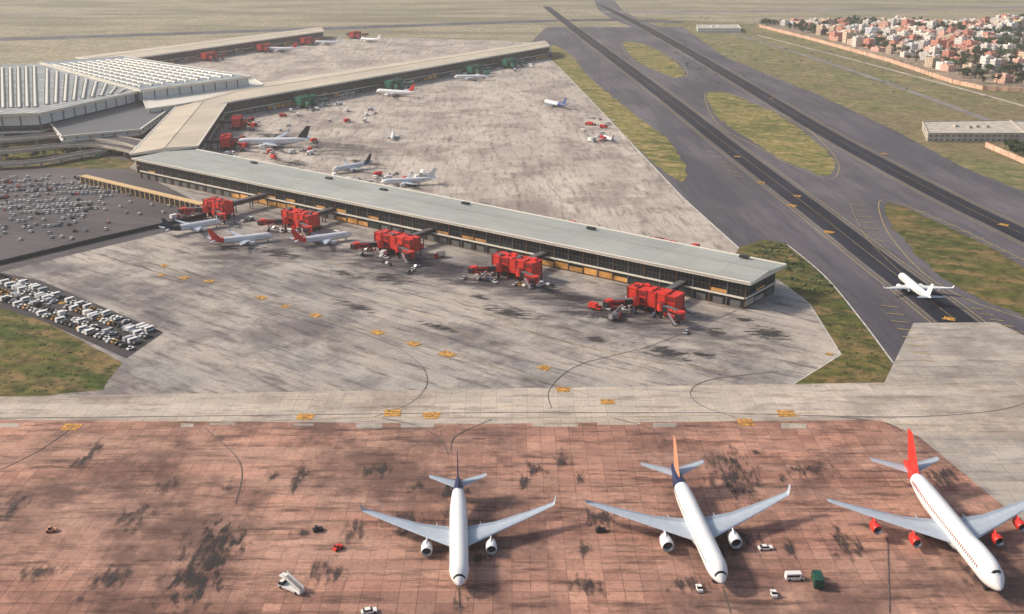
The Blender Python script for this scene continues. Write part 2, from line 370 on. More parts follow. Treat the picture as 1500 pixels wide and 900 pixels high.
for (u,v,w_,h) in [(575,408,42,18),(750,460,38,18),(975,517,34,18),(1125,490,26,20),(1048,487,20,12),(820,432,36,12),(700,436,20,8),(640,388,40,14),(410,372,44,16),(505,402,30,10),(900,470,26,10),(330,362,30,16),(800,372,20,8),
  (400,200,70,24),(430,240,60,24),(590,270,50,16),(690,300,46,14),(540,240,56,20),(1030,520,16,8),(1090,470,18,8),(640,480,30,8),(520,450,34,8),(880,500,24,8)]: stain(u,v,w_,h,PANG,m_st)
for (u,v,w_,h) in [(400,700,6,14),(437,705,8,26),(300,820,26,52),(285,860,22,26),(330,790,18,22),(1075,700,24,44),(880,760,22,14),(200,760,14,20),(120,680,12,14),(560,690,18,14),(780,690,12,14),(1190,690,22,14),(20,745,12,18),(1240,800,16,18),(160,850,14,18),
  (860,860,14,14),(1088,788,14,16),(1010,860,18,10),(674,880,5,14),(1430,850,10,18),(590,770,20,20),(1380,700,20,20),(700,820,14,10),(480,840,16,18),(60,840,18,14)]: stain(u,v,w_,h,0,m_st2)
for i in range(22): stain(U(20,1280),U(650,880),U(4,12),U(6,20),U(-.2,.2),m_st2)
# ---------------------------------------------------------------- pier buildings
def pier(name,sec,z,roofm,inset=3.0,amber=.5,skylights=()):
    e=empty(name)
    rf=MB()
    for i in range(len(sec)-1):
        a,b=sec[i],sec[i+1]
        f0=a[0];f1=b[0];k0=a[1];k1=b[1]
        m0=(f0+k0)/2+Vector((0,0,1.6)); m1=(f1+k1)/2+Vector((0,0,1.6))
        rf.poly([f0,f1,m1,m0],0); rf.poly([m0,m1,k1,k0],0)
        dn=Vector((0,0,-1.3)); rf.poly([f0+dn,f1+dn,f1,f0],1); rf.poly([k0,k1,k1+dn,k0+dn],1); rf.poly([k0+dn,k1+dn,f1+dn,f0+dn],2)
        for q0,q1 in ((f0,f1),(k0,k1)): rf.beam(q0+Vector((0,0,.01)),q1+Vector((0,0,.01)),1.1,.35,1)
        rf.beam(m0+Vector((0,0,.01)),m1+Vector((0,0,.01)),.8,.3,0)
    for s_ in (sec[0],sec[-1]):
        a,b=s_; m=(a+b)/2; dn=Vector((0,0,-1.3))
        rf.poly([a+dn,b+dn,b,m+Vector((0,0,1.6)),a],1)
    for (q,sx,sy,ang) in skylights: rf.box(q.x,q.y,z+.9,sx,sy,1.1,3,ang)
    rf.obj("roof",[roofm,m_fascia,m_grayp,m_glass],e)
    w_=MB()
    def side(A,B):
        A=Vector((A.x,A.y,0));B=Vector((B.x,B.y,0)); d=(B-A);L=d.length;d.normalize();n=Vector((d.y,-d.x,0))
        a=math.atan2(d.y,d.x); ht=z-1.3
        w_.poly([A,B,B+Vector((0,0,ht)),A+Vector((0,0,ht))],0)
        def strip(s0,s1,z0,z1,out,mi):
            m=A+d*(s0+s1)*.5+n*(out*.5+.003); w_.box(m.x,m.y,z0,s1-s0,out,z1-z0,mi,a)
        strip(0,L,5.3,6.0,.9,1); strip(0,L,ht-.6,ht-.01,.25,3); strip(0,L,9.2,9.35,.2,3)
        nb=max(1,int(L/9)); bw=L/nb; run=0
        for i in range(nb):
            s0=i*bw
            strip(s0-.25 if i else 0,s0+.25,0,ht-1.2,.45,3 if i%2 else 2)
            for q in (1,2,3): strip(s0+bw*q/4-.05,s0+bw*q/4+.05,6.2,ht-1.2,.12,3)
            if run<=0: kind=random.choices([4,5,0,6],[amber,.15,.45,.15])[0]; run=random.randint(1,5)
            run-=1
            if kind: strip(s0+.5,s0+bw-.5,.8,U(3.0,4.9),.12,kind)
            else: strip(s0+2,s0+bw-2,.1,3.6,.1,3)
            r_=R_()
            if r_<.30: strip(s0+.4,s0+bw-.4,6.3,U(7.2,8.2),.06,4 if r_<amber*.4 else 6)
        strip(0,L,-.1,.5,.3,2)
    ins=[]
    for i,(f,b) in enumerate(sec):
        c=(f+b)/2; kf=1-inset/((f-b).length*.5)
        ins.append([c+(f-c)*kf,c+(b-c)*kf])
    for idx,(i,j) in ((0,(0,1)),(-1,(-1,-2))):
        dd=(sum(sec[j],Vector())/2-sum(sec[i],Vector())/2).normalized()*4.0
        ins[idx]=[ins[idx][0]+dd,ins[idx][1]+dd]
    for i in range(len(ins)-1):
        side(ins[i][0],ins[i+1][0]); side(ins[i+1][1],ins[i][1])
    side(ins[-1][0],ins[-1][1]); side(ins[0][1],ins[0][0])
    w_.obj("walls",[m_glass,m_fascia,m_brown,m_grayp,m_amber,m_conw,m_glassg],e)
    return e
z=15
A0=P(193,232,z);A1=P(1100,415,z);B1=P(1152,388,z);B0=P(288,219,z)
sky_=[]
for u,v in ((372,241),(482,264),(562,281),(682,301),(866,338),(1090,380)):
    sky_.append((P(u,v,z),5,2.5,PANG))
pier("terminal_pier",[(A0,B0),(A0.lerp(A1,.5),B0.lerp(B1,.5)+Vector((1,1,0))),(A1,B1)],z,m_roof,skylights=sky_,amber=.65)
D0=P(290,214,z+.6);C0=P(190,226,z+.6);C1=P(264,150,z+.6);D1=P(332,152,z+.6)
pier("terminal_pier",[(D0,C0),(D1,C1)],z+.6,m_roof2,amber=.3)
E0=P(338,128,z+.9);E1=P(798,60,z+.9);G0=P(318,153,z+.9);G1=P(806,68,z+.9)
pier("terminal_pier",[(G0,P(262,151,z+.9)),(P(352,146.5,z+.9),E0),(G1,E1)],z+.9,m_roof2,amber=.2)
pier("terminal_pier",[(P(150,92,z),P(110,84,z)),(P(475,46,z),P(470,40,z))],z,m_roof2,amber=.2)
# ---------------------------------------------------------------- main terminal
def block(name,px,z,roofm,bay=14,inset=5,fas=2.0):
    e=empty(name); pts=[P(u,v,z) for u,v in px]
    c=sum(pts,Vector())/len(pts)
    area=sum(pts[i].x*pts[(i+1)%len(pts)].y-pts[(i+1)%len(pts)].x*pts[i].y for i in range(len(pts)))
    if area<0: pts.reverse()
    rf=MB(); rf.poly(pts,0); dn=Vector((0,0,-fas)); rf.poly([p+dn for p in pts][::-1],2)
    for i in range(len(pts)):
        a,b=pts[i],pts[(i+1)%len(pts)]; rf.poly([a+dn,b+dn,b,a],1); rf.beam(a+Vector((0,0,.01)),b+Vector((0,0,.01)),1.5,.5,1)
    rf.obj("roof",[roofm,m_fascia,m_grayp],e)
    w_=MB()
    ip=[]
    for p in pts:
        q=c+(p-c)*(1-inset/(p-c).length); ip.append(Vector((q.x,q.y,0)))
    ht=z-fas
    for i in range(len(ip)):
        A,B=ip[i],ip[(i+1)%len(ip)]; d=B-A;L=d.length;d.normalize();n=Vector((d.y,-d.x,0));a=math.atan2(d.y,d.x)
        w_.poly([A,B,B+Vector((0,0,ht)),A+Vector((0,0,ht))],0)
        def strip(s0,s1,z0,z1,out,mi):
            m=A+d*(s0+s1)*.5+n*(out*.5+.003); w_.box(m.x,m.y,z0,s1-s0,out,z1-z0,mi,a)
        strip(0,L,ht*.62,ht-.01,.5,1); strip(0,L,8,9.5,1.5,1); strip(0,L,ht*.55,ht*.57,.3,3); strip(0,L,0,1,.4,2)
        nb=max(1,int(L/bay));bw=L/nb
        for k_ in range(nb):
            strip(k_*bw+.0,k_*bw+.9,0,ht-.02,1.1,3)
            if R_()<.5: strip(k_*bw+1.2,(k_+1)*bw-.4,1.1,7,.2,random.choice([2,4,3]))
            for q in (1,2,3): strip(k_*bw+bw*q/4,k_*bw+bw*q/4+.25,9.6,max(9.7,ht*.61),.3,3)
    w_.obj("walls",[m_glass,m_white,m_brown,m_grayp,m_conw],e)
    return e,pts
e1,_=block("terminal_building",[(60,92),(182,83),(368,112),(206,132)],27,m_roofT)
e2,_=block("terminal_building",[(-260,108),(58,93.5),(203,133.5),(58,166),(-260,175)],25,m_roofT2)
def monitors(e,a,b,c,d,n,z):
    mb=MB()
    for i in range(n):
        t=(i+.5)/n
        p=P(a[0]+(b[0]-a[0])*t,a[1]+(b[1]-a[1])*t,z); q=P(d[0]+(c[0]-d[0])*t,d[1]+(c[1]-d[1])*t,z)
        p2=p.lerp(q,.06);q2=p.lerp(q,.94)
        dd=(q2-p2);L=dd.length;ang=math.atan2(dd.y,dd.x);m=(p2+q2)/2
        mb.box(m.x,m.y,z+.02,L,3.4,1.4,0,ang,1,.45)
        nn=int(L/14)
        for k_ in range(nn):
            r=p2.lerp(q2,(k_+.5)/nn); mb.box(r.x,r.y,z+.03,9,5.0,.9,1,ang,1,.8)
    mb.obj("roof_monitors",[m_fascia,m_glassg],e)
monitors(e2,(-250,110),(56,95),(58,163),(-250,172),26,25)
monitors(e1,(62,94),(180,85),(362,113),(208,131),9,27)
monitors(e2,(62,97),(192,133),(180,136),(62,160),9,25)
block("terminal_building",[(-200,150),(48,166),(50,176),(-200,190)],16,m_roof2,bay=12,inset=3,fas=1.5)
block("terminal_building",[(62,168),(205,146),(262,150),(205,190),(90,200)],13,m_grayp,bay=10,inset=3,fas=1.3)
block("terminal_building",[(205,134),(372,116),(386,124),(330,140),(270,152),(215,160)],17,m_fascia,bay=12,inset=3,fas=1.6)
def deck(name,px,w_,z,cols=True):
    e=empty(name); mb=MB(); pts=crom([P(u,v,z) for u,v in px],8); S=[]
    for i,p in enumerate(pts):
        d=(pts[min(i+1,len(pts)-1)]-pts[max(i-1,0)]).normalized(); nn=Vector((-d.y,d.x,0))*w_*.5; S.append((p+nn,p-nn))
    up=Vector((0,0,1.0));dn=Vector((0,0,-1.4))
    for i in range(len(S)-1):
        a,b=S[i],S[i+1]
        mb.poly([a[1],b[1],b[0],a[0]],0); mb.poly([a[1]+dn,b[1]+dn,b[0]+dn,a[0]+dn][::-1],1)
        for s_ in (0,1):
            mb.poly([a[s_]+dn,b[s_]+dn,b[s_]+up,a[s_]+up],1)
            mb.beam(a[s_]+Vector((0,0,.02)),b[s_]+Vector((0,0,.02)),.4,1.0,1)
        if cols and i%4==0: mb.cyl((pts[i].x,pts[i].y,0),(pts[i].x,pts[i].y,z-1.4),1.1,1.1,10,1)
    mb.obj("deck",[m_park,m_conw],e)
deck("elevated_road",[(-200,215),(0,205),(90,198),(170,204),(215,214)],16,9)
deck("elevated_road",[(-200,232),(0,222),(80,214),(150,212),(205,222)],11,7)
deck("elevated_road",[(190,215),(120,225),(60,236),(0,240),(-150,246)],9,4)
ribbon("road",[(-200,240),(60,238),(150,228),(200,236)],9,Z(4),m_park)
ribbon("road",[(-200,228),(40,222),(110,205),(130,190)],9,Z(4.4),m_park)
e=empty("covered_walkway"); mb=MB(); a=P(122,258,5);b=P(298,300,5)
mb.beam(a,b,5,.6,0); mb.beam(a-Vector((0,0,3)),b-Vector((0,0,3)),4.2,2.6,1)
for i in range(26):
    q=a.lerp(b,i/25); mb.box(q.x,q.y,0,.5,4.8,4.99,0,math.atan2(b.y-a.y,b.x-a.x))
mb.obj("walkway",[plain("walkway_beige",lin(220,186,134),.6),m_glass],e)
def wall(name,px,hgt,th,mat):
    e=empty(name); mb=MB()
    for i in range(len(px)-1):
        a=P(*px[i]);b=P(*px[i+1]); mb.beam(a,b,th,hgt,0)
        n=int((b-a).length/12)
        for k_ in range(n+1):
            q=a.lerp(b,k_/max(n,1)); mb.box(q.x,q.y,0,th*1.5,th*1.5,hgt*1.12,0,math.atan2(b.y-a.y,b.x-a.x))
    mb.obj("wall_panels",[mat],e)
wall("perimeter_fence",[(-300,455),(0,388),(150,352),(300,318)],2.4,.5,m_black)
ribbon("service_road",[(-300,470),(0,396),(150,360),(310,322)],8,Z(6.6),m_park,smooth=False)
wall("boundary_wall",[(1113,40),(1200,62),(1300,90),(1395,122),(1440,132),(1600,140)],4.5,2,m_wallp)
wall("boundary_wall",[(1445,216),(1500,240),(1600,285)],4,1.2,m_wallp)
def lowbuilding(name,px,hgt,col):
    e=empty(name); pts=[P(*p) for p in px]; area=sum(pts[i].x*pts[(i+1)%4].y-pts[(i+1)%4].x*pts[i].y for i in range(4))
    if area<0: pts.reverse()
    mb=MB(); up=Vector((0,0,hgt)); mb.poly([p+up for p in pts],1)
    for i in range(4):
        a,b=pts[i],pts[(i+1)%4]; mb.poly([a,b,b+up,a+up],0); mb.beam(a+up+Vector((0,0,.01)),b+up+Vector((0,0,.01)),.6,.9,0)
        d=(b-a);L=d.length;d.normalize();n=Vector((d.y,-d.x,0));ang=math.atan2(d.y,d.x)
        for fl in range(int(hgt//3.5)):
            for k_ in range(int(L/5)):
                q=a+d*(k_*5+2.5)+n*.05; mb.box(q.x,q.y,1+fl*3.5,2.2,.12,1.3,2,ang)
    c=sum(pts,Vector())/4
    for k_ in range(4): mb.box(c.x+U(-15,15),c.y+U(-4,4),hgt+.02,4,3,2,0,U(0,1))
    mb.obj("building_body",[col,m_conw,m_grayp],e)
lowbuilding("low_building",[(1358,208),(1500,208),(1478,188),(1350,190)],7,m_conw)
lowbuilding("low_building",[(1500,206),(1560,206),(1545,186),(1482,188)],6,m_conw)
lowbuilding("low_building",[(1022,48),(1085,48),(1080,42),(1020,42)],7,m_white)
lowbuilding("low_building",[(1440,60),(1500,60),(1500,54),(1445,54)],9,m_white)
# ---------------------------------------------------------------- town
def house(name,kind):
    cols=[(236,226,216),(232,182,162),(240,236,228),(222,198,172),(212,142,122),(226,220,212),(240,186,170),(222,226,230)]
    m=plain("house_wall_%d"%kind,lin(*cols[kind%8]),.85,var=.2,scale=.3)
    mb=MB(); w_=U(11,18);d=U(9,16);fl=random.randint(2,4);h=fl*3.1
    mb.box(0,0,0,w_,d,h,0,0,top=1)
    for s_ in (-1,1):
        mb.box(0,s_*(d/2-.15),h+.003,w_,.3,1,0); mb.box(s_*(w_/2-.15),0,h+.003,.3,d-.65,1,0)
    for f in range(fl):
        for k_ in range(int(w_/3.2)):
            x=-w_/2+1.8+k_*3.1
            for s_ in (-1,1): mb.box(x,s_*(d/2+.03),f*3.1+1,1.2,.1,1.2,2)
        for k_ in range(int(d/3.2)):
            for s_ in (-1,1): mb.box(s_*(w_/2+.03),-d/2+1.8+k_*3.1,f*3.1+1,.1,1.2,1.2,2)
        if kind%2: mb.box(0,-d/2-.6,f*3.1+.003 if f else 2.9,w_*.8,1.2,.2,0)
    mb.box(U(-w_/4,w_/4),U(-d/4,d/4),h+.005,w_*.35,d*.35,2.6,0,top=1)
    mb.cyl((w_*.3,d*.3,h),(w_*.3,d*.3,h+1.6),.8,.8,8,3)
    me=mb.obj(name,[m,m_conw,m_grayp,m_black]); mesh=me.data; bpy.data.objects.remove(me); return mesh
hm=[house("residential_building",i) for i in range(14)]
def treemesh(name,h,spread,seed,nl,mat_l,mat_l2,mat_t):
    rr=random.Random(seed); mb=MB()
    mb.cyl((0,0,0),(0,0,h*.45),h*.045,h*.025,6,2)
    cl=[]
    for i in range(9):
        a=rr.uniform(0,6.28); r=rr.uniform(.1,.75)*spread; z_=rr.uniform(.42,.9)*h
        c=Vector((math.cos(a)*r,math.sin(a)*r,z_)); cl.append((c,rr.uniform(.25,.45)*spread))
        mb.cyl((0,0,h*.35),tuple(c),h*.02,h*.006,4,2)
    for i in range(nl):
        c,r=rr.choice(cl); d=Vector((rr.gauss(0,1),rr.gauss(0,1),rr.gauss(0,1))).normalized()*r*rr.uniform(.6,1.05)
        p=c+Vector((d.x,d.y,d.z*.75)); s_=rr.uniform(.05,.11)*spread
        u=Vector((rr.gauss(0,1),rr.gauss(0,1),rr.gauss(0,.6))).normalized(); v=u.orthogonal().normalized()
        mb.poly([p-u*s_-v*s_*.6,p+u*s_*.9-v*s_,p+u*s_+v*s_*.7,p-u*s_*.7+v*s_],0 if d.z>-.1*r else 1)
    o=mb.obj(name,[mat_l,mat_l2,mat_t]); me=o.data; bpy.data.objects.remove(o); return me
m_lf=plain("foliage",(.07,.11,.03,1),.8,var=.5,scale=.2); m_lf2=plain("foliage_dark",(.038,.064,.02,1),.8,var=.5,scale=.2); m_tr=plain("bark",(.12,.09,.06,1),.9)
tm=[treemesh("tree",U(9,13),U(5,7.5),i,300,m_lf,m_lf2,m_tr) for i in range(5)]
town=[P(*p) for p in [(1140,36),(1300,82),(1400,113),(1450,124),(1620,130),(1750,100),(1750,30),(1500,28),(1400,36),(1330,32),(1200,34)]]
sheet("town_ground",[(1118,36),(1300,88),(1400,121),(1445,131),(1620,138),(1750,110),(1800,24),(1500,22),(1330,30),(1200,30)],Z(4.8),m_dirt)
xs=[p.x for p in town];ys=[p.y for p in town]
grove=empty("tree_grove")
y=min(ys);cnt=0
def put_tree(x,y,s=1.0):
    o=bpy.data.objects.new("crown",random.choice(tm)); scene.collection.objects.link(o); o.parent=grove; o.location=(x,y,0); o.scale=(s*U(.8,1.2),s*U(.8,1.2),s*U(.8,1.15)); o.rotation_euler=(0,0,U(0,6.28))
tw=[(p.x,p.y) for p in town]
def put_house(px,py):
    o=bpy.data.objects.new("residential_building",random.choice(hm)); scene.collection.objects.link(o)
    o.location=(px,py,0); o.rotation_euler=(0,0,.5+U(-.35,.35)+random.choice([0,math.pi/2])); s_=U(.7,1.25); o.scale=(s_,s_,U(.7,1.3))
while y<max(ys):
    x=min(xs)
    while x<max(xs):
        px=x+U(-8,8);py=y+U(-9,9)
        if inpoly(px,py,tw):
            dens=math.sin(px*.011+1.3)*math.sin(py*.006+.5)+.6*math.sin(px*.03)*math.cos(py*.021)
            if dens>.2 and R_()<.78:
                for q in range(2): put_tree(px+U(-9,9),py+U(-9,9),U(.8,1.4))
            elif R_()<.66:
                put_house(px,py); cnt+=1
                if R_()<.55: put_tree(px+11,py+9,.85)
            elif R_()<.7: put_tree(px,py,1.0)
        x+=22
    y+=26
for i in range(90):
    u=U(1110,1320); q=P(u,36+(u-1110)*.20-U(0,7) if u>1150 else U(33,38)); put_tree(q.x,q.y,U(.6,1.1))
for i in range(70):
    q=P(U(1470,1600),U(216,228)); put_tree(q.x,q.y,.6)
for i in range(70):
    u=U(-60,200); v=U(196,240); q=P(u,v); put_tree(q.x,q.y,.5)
# ---------------------------------------------------------------- shrubs
mb=MB()
def clump(p,s_,n=26):
    for i in range(n):
        d=Vector((random.gauss(0,.5),random.gauss(0,.5),abs(random.gauss(0,.3))))*s_; c=p+d
        u=Vector((random.gauss(0,1),random.gauss(0,1),random.gauss(0,.6))).normalized()*s_*.22; v=u.orthogonal().normalized()*s_*.2
        mb.poly([c-u-v,c+u-v,c+u+v,c-u+v],random.choice([0,0,1]))
gp=[[(1090,362),(1150,358),(1208,408),(1262,474),(1300,532),(1290,556),(1240,560),(1225,500),(1180,440),(1140,395)],[(0,456),(60,472),(175,535),(150,568),(0,584)]]
for poly,n in zip(gp,(320,260)):
    k_=0
    while k_<n:
        u=U(0,1310);v=U(350,590)
        if inpoly(u,v,poly): clump(P(u,v),U(.3,1.0) if v>430 else U(.8,2.4),12); k_+=1
for i in range(220):
    u=U(960,1500); q=P(u,U(24,120)+ (u-1000)*.06)
    if not inpoly(q.x,q.y,tw): clump(q,U(1.5,3.2),8)
mb.obj("shrubs",[m_lf,m_lf2])
# ---------------------------------------------------------------- vehicles (templates)
VM=[m_white,plain("car_silver",lin(184,186,190),.3),m_black,m_redp,plain("car_blue_grey",lin(90,104,126),.35),m_tan,m_dark,m_tyre,m_metal,m_greend,m_yel]
def wheels(mb,T,L,W,r,xs_):
    for x in xs_:
        for s_ in (-1,1):
            a=T(x,s_*W*.5,r);b=T(x,s_*(W*.5-.28),r); mb.cyl(a,b,r,r,8,7)
def mkT(x,y,a,s_=1.0,z=0.3):
    ca,sa=math.cos(a),math.sin(a)
    return lambda X,Y,Zz:(x+(X*ca-Y*sa)*s_,y+(X*sa+Y*ca)*s_,z+Zz*s_)
def hexa(mb,T,x0,x1,w0,z0,z1,mi,tx0=0,tx1=0,tw=1.0,topm=None):
    b=len(mb.v)
    for z_,a,c,w_ in ((z0,x0,x1,w0),(z1,x0+tx0,x1-tx1,w0*tw)):
        for X,Y in ((a,-1),(c,-1),(c,1),(a,1)): mb.v.append(T(X,Y*w_*.5,z_))
    for i,q in enumerate(((3,2,1,0),(4,5,6,7),(0,1,5,4),(1,2,6,5),(2,3,7,6),(3,0,4,7))):
        mb.f.append(tuple(b+j for j in q)); mb.m.append(topm if (i==1 and topm is not None) else mi)
def car(mb,x,y,a,c=0,z=.3):
    T=mkT(x,y,a,1,z); hexa(mb,T,-2.15,2.15,1.75,.3,.88,c,.08,.1,.96); hexa(mb,T,-1.6,1.0,1.6,.885,1.42,6,.45,.65,.82,topm=c); wheels(mb,T,4.3,1.8,.33,(-1.35,1.35))
    hexa(mb,T,2.12,2.17,1.2,.45,.7,6)
def van(mb,x,y,a,c=0,z=.3):
    T=mkT(x,y,a,1,z); hexa(mb,T,-2.6,1.9,1.95,.35,2.25,c,.05,.1,.92); hexa(mb,T,1.95,2.75,1.9,.35,1.15,c,0,.25,.95); hexa(mb,T,1.5,2.4,1.8,1.2,2.0,6,0,.7,.9); wheels(mb,T,5,2,.38,(-1.6,1.9))
    for s_ in (-1,1): hexa(mb,(lambda X,Y,Z_,s_=s_:T(X,Y+s_*.95,Z_)),-2.2,1.2,.06,1.3,1.9,6)
def truck(mb,x,y,a,c=0,L=7.5,bc=None,z=.3,h=3.2):
    T=mkT(x,y,a,1,z); bc=c if bc is None else bc
    hexa(mb,T,L/2-1.9,L/2,2.2,.5,1.5,c,0,.05,.98); hexa(mb,T,L/2-1.85,L/2-.1,2.1,1.51,2.4,6,.1,.45,.92,topm=c)
    hexa(mb,T,-L/2,L/2-2.1,2.4,.9,h,bc); hexa(mb,T,-L/2,L/2-.5,1.2,.5,.89,7); wheels(mb,T,L,2.3,.48,(-L/2+1.2,-L/2+2.4,L/2-1.2))
def tug(mb,x,y,a,c=0,z=.3,carts=True):
    T=mkT(x,y,a,1,z); hexa(mb,T,-1.6,1.6,1.6,.35,1.0,c,.1,.15,.95); hexa(mb,T,-.9,.2,1.3,1.01,1.75,6,.1,.2,.9,topm=c); wheels(mb,T,3,1.7,.38,(-1,1))
    if carts:
      for k_ in (1,2):
        hexa(mb,T,-1.9-k_*2.6,-1.9-k_*2.6+2.2,1.5,.5,.62,8); hexa(mb,T,-1.8-k_*2.6,-1.9-k_*2.6+2.0,1.3,.63,1.5,random.choice([2,4,8,0])); wheels(mb,T,2,1.5,.22,(-1.5-k_*2.6,-.3-k_*2.6))
def stairs(mb,x,y,a,c=0,z=.3):
    T=mkT(x,y,a,1,z); hexa(mb,T,-4,4,2.2,.5,1.1,c); hexa(mb,T,2.4,4,2.1,1.11,2.3,6,0,.5,.9,topm=c); wheels(mb,T,8,2.3,.5,(-2.6,3))
    n=9
    for i in range(n): hexa(mb,T,-4+i*.62,-4+(i+1)*.62,1.6,1.15+i*.3,1.4+i*.3,8)
    for s_ in (-1,1):
        a_=Vector(T(-4,s_*.85,1.3));b_=Vector(T(2,s_*.85,4.2)); mb.beam(a_,b_,.12,.9,c)
    hexa(mb,T,1.6,3.4,1.9,3.9,4.1,c)
def unit(name,fn,u,v,a,**k_):
    p=P(u,v); mb=MB(); fn(mb,0,0,0,**k_); o=mb.obj(name,VM); o.location=p; o.rotation_euler=(0,0,a)
unit("passenger_stair_truck",stairs,427,866,2.6); unit("passenger_car",car,1121,806,.1); unit("delivery_van",van,1163,850,0.05)
unit("catering_truck",truck,1196,856,1.45,c=9,bc=9,L=7,h=3.4); unit("baggage_tug",tug,1024,866,1.6,carts=False); unit("baggage_tug",tug,1133,874,1.5,c=0,carts=False)
for u,v,c,a in ((466,779,2,.4),(76,780,5,.2),(495,806,3,.9),(880,780,2,.1)): unit("baggage_tug",tug,u,v,a,c=c,carts=False)
unit("passenger_car",car,541,899,.3)
# parking lot
mb=MB(); lot=[(-60,262),(0,256),(120,258),(285,304),(280,316),(0,374),(-60,388)]
lotw=[(P(*p).x,P(*p).y) for p in lot]
o_=P(0,300); d=Vector((math.cos(.25),math.sin(.25))); e_=Vector((-d.y,d.x)); xe=P(150,300).x
for r in range(-40,60):
    for c_ in range(-60,160):
        X=o_.x+d.x*c_*2.9+e_.x*(r*5.6+(r//2)*5.5); Y=o_.y+d.y*c_*2.9+e_.y*(r*5.6+(r//2)*5.5)
        if not inpoly(X,Y,lotw): continue
        ud=.72 if (X<xe and Y>P(0,335).y) else .10
        if math.sin(X*.05+r)*.5+.5<.25: ud*=.35
        if R_()<ud: car(mb,X+U(-.2,.2),Y+U(-.3,.3),.25+math.pi/2+U(-.05,.05),random.choices([0,1,2,3,4,5],[8,3,1.0,.2,.7,.2])[0],z=.1)
mb.obj("parked_cars",VM)
# ground support equipment yard
mb=MB(); yard=[(-60,402),(0,404),(60,416),(232,488),(186,520),(60,466),(0,448),(-60,440)]
yw=[(P(*p).x,P(*p).y) for p in yard]
a=P(0,402);b=P(235,488);d=(b-a).normalized();e_=Vector((d.y,-d.x,0));ang=math.atan2(d.y,d.x)
for r in range(-2,20):
    for c_ in range(-40,80):
        q=a+d*c_*3.1+e_*(r*5.2+(r//2)*2.2+2)
        if not inpoly(q.x,q.y,yw): continue
        k_=R_()
        A_=ang+math.pi/2+U(-.12,.12); x,y=q.x+U(-.3,.3),q.y+U(-.5,.5)
        if k_<.14: truck(mb,x,y,A_,random.choice([0,0,1]),5.0,bc=random.choice([0,0,1,2,8]),h=U(1.6,3))
        elif k_<.38: van(mb,x,y,A_,random.choice([0,0,0,1]))
        elif k_<.68: tug(mb,x,y,A_,random.choice([0,2,2,10]),carts=False)
        elif k_<.88: car(mb,x,y,A_,random.choice([0,0,1,2,2]))
mb.obj("ground_support_vehicles",VM)
